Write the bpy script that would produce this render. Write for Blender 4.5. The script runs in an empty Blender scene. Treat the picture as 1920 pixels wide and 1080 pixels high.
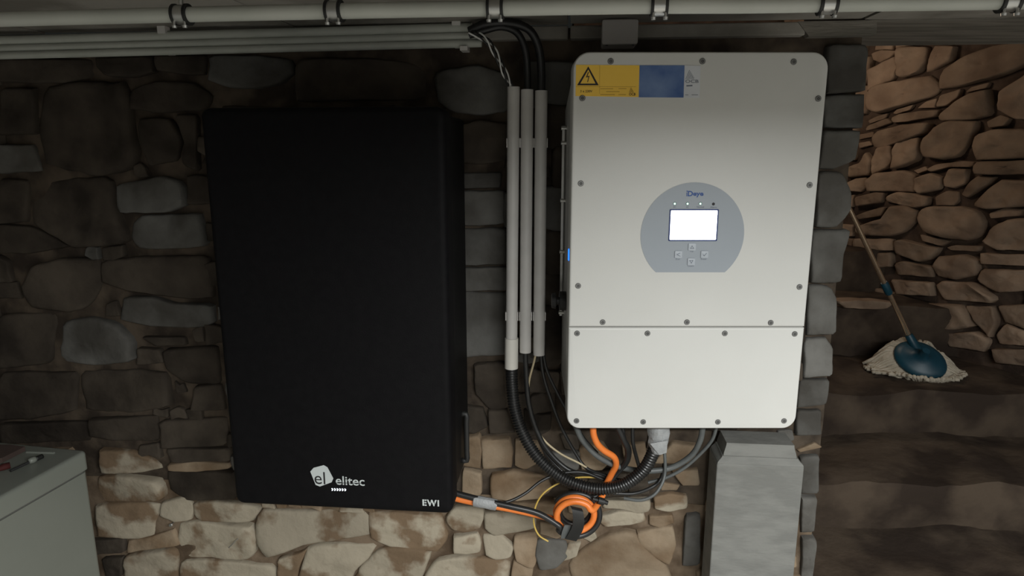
import bpy, math, random
from mathutils import Vector, Matrix, noise
random.seed(7)
S = bpy.context.scene
COL = S.collection
PI = math.pi
# ---------------------------------------------------------------- camera
F = 1250.0                      # focal length in pixels of the 1920x1080 frame
PITCH = math.radians(11.75)
CZ = 1.55
sp, cp = math.sin(PITCH), math.cos(PITCH)
cam_d = bpy.data.cameras.new('camera')
cam_d.sensor_width = 36.0
cam_d.lens = F / 1920.0 * 36.0
cam_d.clip_start = 0.02
cam = bpy.data.objects.new('camera', cam_d)
COL.objects.link(cam)
cam.location = (0, 0, CZ)
cam.rotation_euler = (math.radians(90) - PITCH, 0, 0)
S.camera = cam
# ---------------------------------------------------------------- world, lamps, exposure
w = bpy.data.worlds.new('cellar_world')
S.world = w
w.use_nodes = True
w.node_tree.nodes['Background'].inputs[0].default_value = (0.80, 0.86, 0.80, 1)
w.node_tree.nodes['Background'].inputs[1].default_value = 0.012
def lamp(name, kind, loc, power, color, size=0.1, rot=(0, 0, 0), spread=None):
    d = bpy.data.lights.new(name, kind)
    d.energy = power
    d.color = color
    if kind == 'AREA':
        d.shape = 'RECTANGLE'
        d.size, d.size_y = size
        if spread: d.spread = math.radians(spread)
    else:
        d.shadow_soft_size = size
    o = bpy.data.objects.new(name, d)
    o.location = loc
    o.rotation_euler = rot
    COL.objects.link(o)
    return o
lamp('ceiling_lamp_light', 'AREA', (0.72, -0.45, CZ + 0.235), 92.0, (0.985, 1.0, 0.985), (1.25, 0.08), spread=169)
lamp('stair_lamp_light', 'POINT', (0.88, 2.58, CZ + 0.30), 6.4, (1.0, 0.80, 0.62), 0.09)
S.view_settings.view_transform = 'Standard'
S.view_settings.look = 'None'
S.view_settings.exposure = 0.0
S.view_settings.gamma = 1.0
S.view_settings.use_curve_mapping = False
S.cycles.use_denoising = True
S.cycles.max_bounces = 6

# ================================================================= helpers
def ray(px, py):
    a, t = (px - 960.0) / F, (540.0 - py) / F
    return Vector((a, cp + t * sp, -sp + t * cp))
CAM = Vector((0, 0, CZ))
def P(px, py, Y):
    d = ray(px, py)
    return CAM + d * (Y / d.y)
class Plane:
    def __init__(s, pt, right, up=Vector((0, 0, 1))):
        s.o = Vector(pt); s.r = Vector(right).normalized(); s.u = Vector(up).normalized()
        s.n = s.r.cross(s.u).normalized()          # for right=+X, up=+Z this is -Y, towards the viewer
    def hit(s, px, py, off=0.0):
        d = ray(px, py)
        o = s.o + s.n * off
        return CAM + d * ((o - CAM).dot(s.n) / d.dot(s.n))
    def uv(s, p):
        q = p - s.o
        return (q.dot(s.r), q.dot(s.u))
    def at(s, a, b, off=0.0):
        return s.o + s.r * a + s.u * b + s.n * off
    def px(s, x, y):
        return s.uv(s.hit(x, y))

ROOTM = {}
def finish(me, mats, smooth):
    for m in (mats if isinstance(mats, (list, tuple)) else [mats]):
        me.materials.append(m)
    if smooth:
        me.polygons.foreach_set('use_smooth', [True] * len(me.polygons))
        if smooth is not True:
            try:
                me.set_sharp_from_angle(angle=math.radians(smooth))
            except Exception:
                pass
    me.update()
def obj(name, verts, faces, mat, parent=None, smooth=False, mi=None):
    """one mesh object; verts in world space, stored in the parent's frame"""
    verts = [Vector(v) for v in verts]
    me = bpy.data.meshes.new(name)
    o = bpy.data.objects.new(name, me)
    COL.objects.link(o)
    if parent is not None:
        root = parent
        while root.parent: root = root.parent
        Mi = ROOTM[root.name]
        verts = [Mi @ v for v in verts]
        o.parent = parent
    else:
        lo = [min(v[i] for v in verts) for i in range(3)]
        hi = [max(v[i] for v in verts) for i in range(3)]
        c = Vector(((lo[0] + hi[0]) / 2, (lo[1] + hi[1]) / 2, lo[2]))
        verts = [v - c for v in verts]
        o.location = c
        ROOTM[o.name] = Matrix.Translation(-c)
    me.from_pydata(verts, [], faces)
    if mi:
        me.polygons.foreach_set('material_index', mi)
    finish(me, mat, smooth)
    return o
def tag(o, label=None, cat=None, group=None, kind=None):
    if label: o['label'] = label
    if cat: o['category'] = cat
    if group: o['group'] = group
    if kind: o['kind'] = kind
    return o
def thing(name, loc, rotz=0.0, label=None, cat=None, group=None, kind=None):
    o = bpy.data.objects.new(name, None)
    o.empty_display_size = 0.05
    COL.objects.link(o)
    o.location = loc
    o.rotation_euler = (0, 0, rotz)
    ROOTM[o.name] = (Matrix.Translation(Vector(loc)) @ Matrix.Rotation(rotz, 4, 'Z')).inverted()
    return tag(o, label, cat, group, kind)

def merge(parts):
    V, Fc = [], []
    for v, f in parts:
        n = len(V)
        V += list(v)
        Fc += [tuple(i + n for i in q) for q in f]
    return V, Fc
def bridge(nr, n, closed=True):
    """faces between nr consecutive rings of n verts, caps on both ends"""
    f = []
    for r in range(nr - 1):
        for i in range(n):
            j = (i + 1) % n
            f.append((r * n + i, r * n + j, (r + 1) * n + j, (r + 1) * n + i))
    if closed:
        f.append(tuple(reversed(range(n))))
        f.append(tuple((nr - 1) * n + i for i in range(n)))
    return f
def rrect(x0, y0, x1, y1, r, k=6):
    """rounded rectangle outline, CCW; r = one radius or (bl, br, tr, tl)"""
    rs = r if isinstance(r, (tuple, list)) else (r,) * 4
    out = []
    for (cx, cy, sx, sy, a0, rr) in ((x0, y0, 1, 1, PI, rs[0]), (x1, y0, -1, 1, 1.5 * PI, rs[1]), (x1, y1, -1, -1, 0, rs[2]), (x0, y1, 1, -1, .5 * PI, rs[3])):
        for i in range(k + 1):
            a = a0 + .5 * PI * i / k
            out.append((cx + sx * rr + rr * math.cos(a), cy + sy * rr + rr * math.sin(a)))
    return out
def rslab(pl, x0, y0, x1, y1, r, d0, d1, bev=0.0, k=6):
    """rounded slab on plane pl from offset d0 (back) to d1 (front) with a bevelled front edge"""
    rs = r if isinstance(r, (tuple, list)) else (r,) * 4
    rings = [(0, d0), (0, d1 - bev)]
    if bev:
        for a in (30, 60, 90):
            a = math.radians(a)
            rings.append((bev * (1 - math.cos(a)), d1 - bev + bev * math.sin(a)))
    V = []
    n = 0
    for ins, d in rings:
        o = rrect(x0 + ins, y0 + ins, x1 - ins, y1 - ins, tuple(max(q - ins, .0002) for q in rs), k)
        n = len(o)
        V += [pl.at(a, b, d) for a, b in o]
    return V, bridge(len(rings), n)
def prism(pl, pts, d0, d1):
    """extrude a 2-D outline on plane pl"""
    ar = sum(pts[i][0] * pts[(i + 1) % len(pts)][1] - pts[(i + 1) % len(pts)][0] * pts[i][1] for i in range(len(pts)))
    if ar < 0: pts = pts[::-1]
    n = len(pts)
    V = [pl.at(a, b, d0) for a, b in pts] + [pl.at(a, b, d1) for a, b in pts]
    return V, bridge(2, n)
def pprism(pl, pix, d0, d1):
    return prism(pl, [pl.px(x, y) for x, y in pix], d0, d1)
def bars(pl, segs, wd, d0, d1):
    """thin straight bars between 2-D points"""
    parts = []
    for (a, b) in segs:
        a, b = Vector(a), Vector(b)
        t = (b - a)
        if t.length < 1e-6: continue
        t.normalize()
        q = Vector((-t.y, t.x)) * wd / 2
        e = t * wd / 2
        parts.append(prism(pl, [tuple(a - e - q), tuple(b + e - q), tuple(b + e + q), tuple(a - e + q)], d0, d1))
    return merge(parts)
def disc(pl, c, r, d0, d1, n=20, bev=0.0):
    rings = [(r, d0), (r, d1 - bev)]
    if bev: rings.append((r - bev, d1))
    V = []
    for rr, d in rings:
        V += [pl.at(c[0] + rr * math.cos(2 * PI * i / n), c[1] + rr * math.sin(2 * PI * i / n), d) for i in range(n)]
    return V, bridge(len(rings), n)
def ring2(pl, c, ro, ri, d0, d1, n=28):
    V, f = [], []
    for rr, d in ((ro, d0), (ro, d1), (ri, d1), (ri, d0)):
        V += [pl.at(c[0] + rr * math.cos(2 * PI * i / n), c[1] + rr * math.sin(2 * PI * i / n), d) for i in range(n)]
    for k in range(4):
        for i in range(n):
            j = (i + 1) % n
            f.append((k * n + i, k * n + j, ((k + 1) % 4) * n + j, ((k + 1) % 4) * n + i))
    return V, f
def spline(pts, step=0.006):
    """Catmull-Rom through 3-D points, resampled evenly"""
    pts = [Vector(p) for p in pts]
    q = [pts[0] * 2 - pts[1]] + pts + [pts[-1] * 2 - pts[-2]]
    dense = []
    for i in range(1, len(q) - 2):
        a, b, c, d = q[i - 1], q[i], q[i + 1], q[i + 2]
        for k in range(24):
            t = k / 24
            dense.append(.5 * ((2 * b) + (c - a) * t + (2 * a - 5 * b + 4 * c - d) * t * t + (3 * b - a - 3 * c + d) * t ** 3))
    dense.append(pts[-1])
    L = [0]
    for i in range(1, len(dense)): L.append(L[-1] + (dense[i] - dense[i - 1]).length)
    n = max(3, int(L[-1] / step))
    out, j = [], 0
    for i in range(n + 1):
        s = L[-1] * i / n
        while j < len(L) - 2 and L[j + 1] < s: j += 1
        t = (s - L[j]) / max(1e-9, L[j + 1] - L[j])
        out.append(dense[j].lerp(dense[j + 1], min(1, max(0, t))))
    return out
def frames(path):
    t0 = (path[1] - path[0]).normalized()
    ref = Vector((0, 0, 1)) if abs(t0.z) < .9 else Vector((0, 1, 0))
    nrm = t0.cross(ref).normalized()
    out = []
    for i in range(len(path)):
        t = (path[min(i + 1, len(path) - 1)] - path[max(i - 1, 0)]).normalized()
        nrm = (nrm - t * nrm.dot(t)).normalized()
        out.append((t, nrm, t.cross(nrm)))
    return out
def tube(path, r, n=10, ell=1.0):
    """sweep along points; r = number or function of the point index"""
    fr = frames(path)
    V = []
    for i, p in enumerate(path):
        rr = r(i) if callable(r) else r
        _, a, b = fr[i]
        V += [p + a * (rr * math.cos(2 * PI * k / n)) + b * (rr * ell * math.sin(2 * PI * k / n)) for k in range(n)]
    return V, bridge(len(path), n)
def hollow(path, ro, ri, n=16):
    """open-ended pipe with a wall thickness"""
    fr = frames(path)
    V, f = [], []
    for rr in (ro, ri):
        for i, p in enumerate(path):
            _, a, b = fr[i]
            V += [p + a * (rr * math.cos(2 * PI * k / n)) + b * (rr * math.sin(2 * PI * k / n)) for k in range(n)]
    m = len(path) * n
    for i in range(len(path) - 1):
        for k in range(n):
            j = (k + 1) % n
            f.append((i * n + k, i * n + j, (i + 1) * n + j, (i + 1) * n + k))
            f.append((m + i * n + k, m + (i + 1) * n + k, m + (i + 1) * n + j, m + i * n + j))
    for e in (0, (len(path) - 1) * n):
        for k in range(n):
            j = (k + 1) % n
            f.append((e + k, m + e + k, m + e + j, e + j) if e == 0 else (e + k, e + j, m + e + j, m + e + k))
    return V, f
def pathpx(pts, step=.006):
    return spline([P(*p) for p in pts], step)

def text_mesh(s, bold=0.0, space=1.0):
    c = bpy.data.curves.new('t', 'FONT')
    c.body = s
    c.offset = bold
    c.space_character = space
    c.resolution_u = 3
    o = bpy.data.objects.new('t', c)
    COL.objects.link(o)
    bpy.context.view_layer.update()
    dg = bpy.context.evaluated_depsgraph_get()
    me = bpy.data.meshes.new_from_object(o.evaluated_get(dg))
    V = [(v.co.x, v.co.y) for v in me.vertices]
    Fc = [tuple(p.vertices) for p in me.polygons]
    bpy.data.objects.remove(o)
    bpy.data.curves.remove(c)
    bpy.data.meshes.remove(me)
    return V, Fc
def lettering(s, pl, box, mat, parent, off, bold=0.0, name='lettering', space=1.0):
    """flat print fitted into a pixel box on a plane"""
    V, Fc = text_mesh(s, bold, space)
    x0, x1 = min(v[0] for v in V), max(v[0] for v in V)
    y0, y1 = min(v[1] for v in V), max(v[1] for v in V)
    a0, b1 = pl.px(box[0], box[1])
    a1, b0 = pl.px(box[2], box[3])
    W = [pl.at(a0 + (x - x0) / (x1 - x0) * (a1 - a0), b0 + (y - y0) / (y1 - y0) * (b1 - b0), off) for x, y in V]
    return obj(name, W, Fc, mat, parent)

# ================================================================= materials
def new_mat(name):
    m = bpy.data.materials.new(name)
    m.use_nodes = True
    nt = m.node_tree
    return m, nt, nt.nodes['Principled BSDF']
def mat(name, c1, c2=None, rough=.6, metal=0.0, scale=8.0, bump=0.0, bscale=60.0, lo=.4, hi=.6, rnd=0.0, spec=.5, detail=5.0, stretch=(1, 1, 1)):
    """noise-mixed colour with fine relief; rnd = brightness spread between objects"""
    m, nt, b = new_mat(name)
    N, L = nt.nodes.new, nt.links.new
    b.inputs['Roughness'].default_value = rough
    b.inputs['Metallic'].default_value = metal
    b.inputs['Specular IOR Level'].default_value = spec
    tc = N('ShaderNodeTexCoord')
    mp = N('ShaderNodeMapping')
    mp.inputs['Scale'].default_value = stretch
    L(tc.outputs['Object'], mp.inputs[0])
    oi = N('ShaderNodeObjectInfo')
    if c2 is None: c2 = tuple(x * .88 for x in c1)
    nz = N('ShaderNodeTexNoise'); nz.noise_dimensions = '4D'
    nz.inputs['Scale'].default_value = scale
    nz.inputs['Detail'].default_value = detail
    mw = N('ShaderNodeMath'); mw.operation = 'MULTIPLY'; mw.inputs[1].default_value = 37.0
    L(oi.outputs['Random'], mw.inputs[0]); L(mw.outputs[0], nz.inputs['W'])
    L(mp.outputs[0], nz.inputs['Vector'])
    cr = N('ShaderNodeValToRGB')
    cr.color_ramp.elements[0].position = lo; cr.color_ramp.elements[0].color = (*c1, 1)
    cr.color_ramp.elements[1].position = hi; cr.color_ramp.elements[1].color = (*c2, 1)
    L(nz.outputs['Fac'], cr.inputs[0])
    out = cr.outputs[0]
    if rnd:
        hs = N('ShaderNodeHueSaturation')
        mr = N('ShaderNodeMapRange')
        mr.inputs[3].default_value = 1 - rnd; mr.inputs[4].default_value = 1 + rnd
        L(oi.outputs['Random'], mr.inputs[0]); L(mr.outputs[0], hs.inputs['Value']); L(out, hs.inputs['Color'])
        out = hs.outputs[0]
    L(out, b.inputs['Base Color'])
    if bump:
        n2 = N('ShaderNodeTexNoise'); n2.inputs['Scale'].default_value = bscale; n2.inputs['Detail'].default_value = 6
        L(mp.outputs[0], n2.inputs['Vector'])
        bp = N('ShaderNodeBump'); bp.inputs['Strength'].default_value = bump; bp.inputs['Distance'].default_value = .004
        L(n2.outputs['Fac'], bp.inputs['Height']); L(bp.outputs[0], b.inputs['Normal'])
    return m
def glow(name, col, strength):
    m, nt, b = new_mat(name)
    b.inputs['Base Color'].default_value = (*col, 1)
    b.inputs['Emission Color'].default_value = (*col, 1)
    b.inputs['Emission Strength'].default_value = strength
    return m
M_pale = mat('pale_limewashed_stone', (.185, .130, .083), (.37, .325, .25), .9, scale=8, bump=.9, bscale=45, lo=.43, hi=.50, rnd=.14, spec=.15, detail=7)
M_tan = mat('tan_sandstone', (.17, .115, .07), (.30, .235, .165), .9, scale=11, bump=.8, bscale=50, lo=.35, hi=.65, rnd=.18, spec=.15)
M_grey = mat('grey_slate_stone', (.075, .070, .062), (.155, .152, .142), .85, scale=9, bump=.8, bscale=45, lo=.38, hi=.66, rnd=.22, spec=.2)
M_brown = mat('shaded_brown_stone', (.032, .026, .021), (.078, .064, .050), .9, scale=10, bump=.8, bscale=50, lo=.35, hi=.65, rnd=.2, spec=.15)  # brown stone, darkened so its colour carries the shade on the wall
M_rust = mat('rusty_brown_rubble_stone', (.16, .112, .08), (.27, .20, .145), .9, scale=9, bump=1.0, bscale=40, lo=.35, hi=.65, rnd=.22, spec=.15)
M_mortar2 = mat('lit_tan_mortar', (.095, .067, .045), (.20, .15, .105), .95, scale=14, bump=1.0, bscale=35, spec=.1)  # pale copy of the mortar for the lit foot of the wall
M_mortar = mat('shaded_mortar', (.042, .033, .026), (.10, .078, .058), .95, scale=14, bump=1.0, bscale=35, spec=.1)  # dark copy of the mortar, shade put into its colour
M_mortar_dark = mat('dark_earth_mortar', (.045, .031, .024), (.085, .06, .045), .95, scale=14, bump=1.0, bscale=35, spec=.1)
M_step = mat('dusty_brown_step', (.038, .028, .022), (.085, .064, .047), .95, scale=7, bump=1.0, bscale=30, spec=.1)
M_ceil = mat('stained_concrete_slab', (.20, .185, .16), (.34, .32, .285), .9, scale=6, bump=.6, bscale=40, rnd=.12)
M_plaster = mat('whitewashed_plaster', (.44, .435, .42), (.52, .515, .50), .9, scale=5, bump=.4)
M_floor = mat('pale_screed_floor', (.24, .23, .205), (.30, .285, .26), .9, scale=5, bump=.4)
M_wood = mat('old_dark_timber', (.13, .12, .10), (.22, .20, .17), .85, scale=5, bump=.6, bscale=30, stretch=(1, 8, 8))
M_pvc = mat('light_grey_plastic', (.56, .545, .52), (.60, .585, .56), .45, scale=20, bump=.05)
M_pvc3 = mat('greenish_grey_plastic', (.43, .445, .40), (.48, .495, .45), .45, scale=12)
M_pvc2 = mat('beige_grey_plastic', (.66, .64, .585), (.70, .68, .62), .45, scale=20, bump=.05)
M_pipe = mat('aged_white_plastic_pipe', (.49, .505, .455), (.56, .57, .52), .45, scale=7, stretch=(1, 1, 1))
M_zinc = mat('zinc_plated_steel', (.55, .55, .53), (.62, .62, .60), .35, .9, scale=30)
M_rubber = mat('black_rubber', (.012, .012, .012), (.018, .018, .017), .55, scale=30)
M_cable = mat('black_cable_sheath', (.014, .014, .014), (.02, .02, .02), .38, scale=30)
M_corr = mat('black_corrugated_plastic', (.010, .010, .010), (.014, .014, .014), .38, scale=30)
M_gcable = mat('slate_grey_cable_sheath', (.085, .092, .092), (.11, .118, .116), .45, scale=30)
M_orange = mat('orange_cable_sheath', (.80, .20, .035), (.86, .23, .045), .38, scale=30)
M_yellow = mat('yellow_wire_sheath', (.62, .42, .09), (.68, .48, .12), .45, scale=30)
M_cream = mat('cream_wire_sheath', (.46, .38, .24), (.52, .44, .29), .45, scale=30)
M_white = mat('white_wire_sheath', (.72, .72, .70), (.78, .78, .76), .4, scale=30)
M_tape = mat('grey_fabric_tape', (.27, .28, .285), (.34, .35, .355), .5, scale=40, bump=.4, bscale=200)
M_inv = mat('light_grey_powder_coat', (.60, .60, .575), (.62, .62, .595), .42, scale=5, bump=.04, bscale=500)
M_invside = mat('grey_cast_housing', (.50, .50, .485), (.53, .53, .515), .45, .1, scale=6)
M_panel = mat('blue_grey_overlay_film', (.31, .345, .385), (.325, .36, .40), .4, scale=3)
M_button = mat('pale_blue_grey_button', (.42, .46, .51), (.45, .49, .54), .4, scale=3)
M_bezel = mat('navy_screen_bezel', (.012, .03, .12), (.015, .035, .14), .3, scale=3)
M_blue = mat('blue_print', (.012, .065, .26), (.014, .07, .28), .5, scale=3)
M_ink = mat('dark_ink', (.012, .010, .012), (.014, .012, .014), .6, scale=3)
M_greyink = mat('grey_ink', (.13, .15, .19), (.14, .16, .20), .6, scale=3)
M_screw = mat('stainless_screw', (.17, .17, .165), (.20, .20, .195), .5, .6, scale=40)
M_dark = mat('screw_socket', (.02, .02, .02), (.03, .03, .03), .6, scale=9)
M_stY = mat('yellow_sticker', (.80, .50, .055), (.83, .53, .07), .45, scale=4)
M_stO = mat('ochre_print', (.36, .21, .02), (.38, .23, .03), .5, scale=4)
M_stB = mat('blue_sticker', (.045, .10, .27), (.16, .24, .42), .35, scale=22, lo=.35, hi=.72)
M_stW = mat('pale_sticker', (.52, .54, .58), (.58, .60, .63), .4, scale=6)
M_bat = mat('matt_black_cabinet', (.0040, .0038, .0046), (.0052, .005, .0058), .6, scale=60, bump=.1, bscale=400, spec=.12)
M_batside = mat('satin_black_side', (.005, .005, .0055), (.0065, .0065, .007), .5, scale=30, spec=.15)
M_logo = mat('pale_grey_print', (.52, .56, .56), (.55, .59, .59), .5, scale=4)
M_box = mat('grey_junction_box_plastic', (.50, .475, .45), (.53, .50, .475), .5, scale=9)
M_conc = mat('smooth_grey_concrete', (.165, .166, .155), (.205, .206, .192), .85, scale=26, bump=.3, bscale=120, stretch=(.5, .5, 1.6))
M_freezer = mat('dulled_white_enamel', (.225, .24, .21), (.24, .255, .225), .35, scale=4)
M_seal = mat('grey_rubber_seal', (.10, .10, .095), (.12, .12, .11), .6, scale=9)
M_teal = mat('teal_plastic', (.003, .036, .058), (.004, .046, .072), .45, scale=9)
M_copper = mat('polished_mop_pole', (.62, .47, .33), (.70, .54, .38), .25, .85, scale=9)
M_cotton = mat('off_white_cotton', (.36, .32, .25), (.46, .41, .33), .95, scale=30, bump=.8, bscale=150)
M_red = mat('dark_red_cloth', (.055, .007, .007), (.075, .011, .009), .8, scale=20)
M_umber = mat('brown_card', (.075, .05, .042), (.10, .066, .055), .85, scale=9)
M_screen = glow('lit_screen', (.93, .97, 1.0), 5.0)
M_led = glow('green_led', (.62, 1.0, .80), 2.2)
M_ledring = mat('green_led_ring', (.01, .10, .05), (.01, .12, .06), .4, scale=3)
M_wled = glow('white_led', (.85, .92, 1.0), 2.2)
M_bled = glow('blue_light_strip', (.01, .16, 1.0), 2.0)

# ================================================================= the wall frame (the whole wall recedes to the left)
YAW = math.radians(5.3)
R_ = Vector((math.cos(YAW), -math.sin(YAW), 0))
WALL = Plane((0, 1.545, CZ), R_)            # mean face of the stones
MORT = -0.013                               # mortar bed, behind the faces

def inside(p, poly):
    c = False
    n = len(poly)
    for i in range(n):
        (x1, y1), (x2, y2) = poly[i], poly[(i + 1) % n]
        if (y1 > p[1]) != (y2 > p[1]) and p[0] < (x2 - x1) * (p[1] - y1) / (y2 - y1) + x1: c = not c
    return c
def stone(pl, poly, h, m, parent, base, seed, gap=.003, tilt=.14, rough=.16, grow=1.02):
    """an irregular block: rounded outline, domed uneven face; poly in plane coordinates"""
    rr = random.Random(seed)
    n = 30
    pts = [Vector(p) for p in poly]
    if sum(pts[i].x * pts[(i + 1) % len(pts)].y - pts[(i + 1) % len(pts)].x * pts[i].y for i in range(len(pts))) < 0: pts.reverse()
    L = [(pts[(i + 1) % len(pts)] - pts[i]).length for i in range(len(pts))]
    tot = sum(L)
    out = []
    for k in range(n):
        s = tot * k / n
        i = 0
        while s > L[i]:
            s -= L[i]; i += 1
        out.append(pts[i].lerp(pts[(i + 1) % len(pts)], s / L[i]))
    out = [out[i] * .84 + (out[i - 1] + out[(i + 1) % n]) * .08 for i in range(n)]
    c = sum(out, Vector((0, 0))) / n
    size = math.sqrt(max(1e-6, abs(sum(out[i].x * out[(i + 1) % n].y - out[(i + 1) % n].x * out[i].y for i in range(n))) / 2))
    h = min(h, size * .33)
    out = [c + (p - c) * max(.6, 1 - gap / max(.01, (p - c).length)) for p in out]
    for i, p in enumerate(out):
        q = noise.noise(Vector((p.x * 28, p.y * 28, seed * 1.7)))
        d = (p - c)
        q += .55 * noise.noise(Vector((p.x * 75, p.y * 75, seed * 2.3)))
        out[i] = c + d * (grow + .05 * q)
    tx, ty = rr.uniform(-tilt, tilt), rr.uniform(-tilt, tilt)
    rings = ((1.02, -.9), (1.02, .30), (1.005, .66), (.965, .90), (.90, .98), (.78, 1.0), (.60, 1.0), (.40, 1.01), (.20, 1.01))
    V = []
    for s, z in rings:
        for p in out:
            q = c + (p - c) * s
            d = z * h
            if z > 0:
                nn = noise.fractal(Vector((q.x * 14, q.y * 20, seed * 3.1)), 1.0, 2.1, 3)
                rg_ = abs(noise.noise(Vector((q.x * 11 + seed, q.y * 15, seed * 1.3)))) - .22
                d += z * h * .55 * rg_ + (z * rough * h * nn * 1.6) + z * (tx * (q.x - c.x) + ty * (q.y - c.y))
            V.append(pl.at(q.x, q.y, base + d))
    f = bridge(len(rings), n, False)
    nn = noise.fractal(Vector((c.x * 14, c.y * 20, seed * 3.1)), 1.0, 2.1, 3)
    V.append(pl.at(c.x, c.y, base + h * (1.02 + rough * 1.6 * nn)))
    b = (len(rings) - 1) * n
    f += [(b + i, b + (i + 1) % n, len(V) - 1) for i in range(n)]
    return obj('stone', V, f, m, parent, smooth=50)
def rubble_sheet(pl, a0, b0, a1, b1, base, amp, name, m, parent, thick, nx=60, ny=50, edge=None):
    """mortar face of a wall: an uneven sheet with a closed back"""
    V, f = [], []
    for j in range(ny + 1):
        for i in range(nx + 1):
            a, b = a0 + (a1 - a0) * i / nx, b0 + (b1 - b0) * j / ny
            V.append(pl.at(a, b, base + amp * noise.fractal(Vector((a * 9, b * 9, 3.3)), 1, 2, 3)))
    for j in range(ny):
        for i in range(nx):
            k = j * (nx + 1) + i
            f.append((k, k + 1, k + nx + 2, k + nx + 1))
    k0, k1, k2, k3 = 0, nx, (ny + 1) * (nx + 1) - 1, ny * (nx + 1)
    n = len(V)
    V += [pl.at(a0, b0, base - thick), pl.at(a1, b0, base - thick), pl.at(a1, b1, base - thick), pl.at(a0, b1, base - thick)]
    f += [(n + 3, n + 2, n + 1, n)]
    f.append(tuple([n, n + 1] + [i for i in range(nx, -1, -1)]))
    f.append(tuple([n + 2, n + 3] + [ny * (nx + 1) + i for i in range(nx + 1)]))
    f.append(tuple([n + 1, n + 2] + [j * (nx + 1) + nx for j in range(ny, -1, -1)]))
    f.append(tuple([n + 3, n] + [j * (nx + 1) for j in range(ny + 1)]))
    return obj(name, V, f, m, parent, smooth=40)

# ================================================================= the setting
JAMB = 0.748                                # wall end, along the wall
CEIL = 0.262
wall = thing('wall_back', WALL.at(0, -CZ, MORT), -YAW, kind='structure')
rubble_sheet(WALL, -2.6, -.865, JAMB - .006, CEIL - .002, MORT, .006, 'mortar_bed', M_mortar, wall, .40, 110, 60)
rubble_sheet(WALL, -2.6, -CZ, JAMB - .006, -.865, MORT + .002, .007, 'mortar_bed', M_mortar2, wall, .40, 110, 50)  # beds split at the shadow edge: shaded tone above, lit tone below

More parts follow.
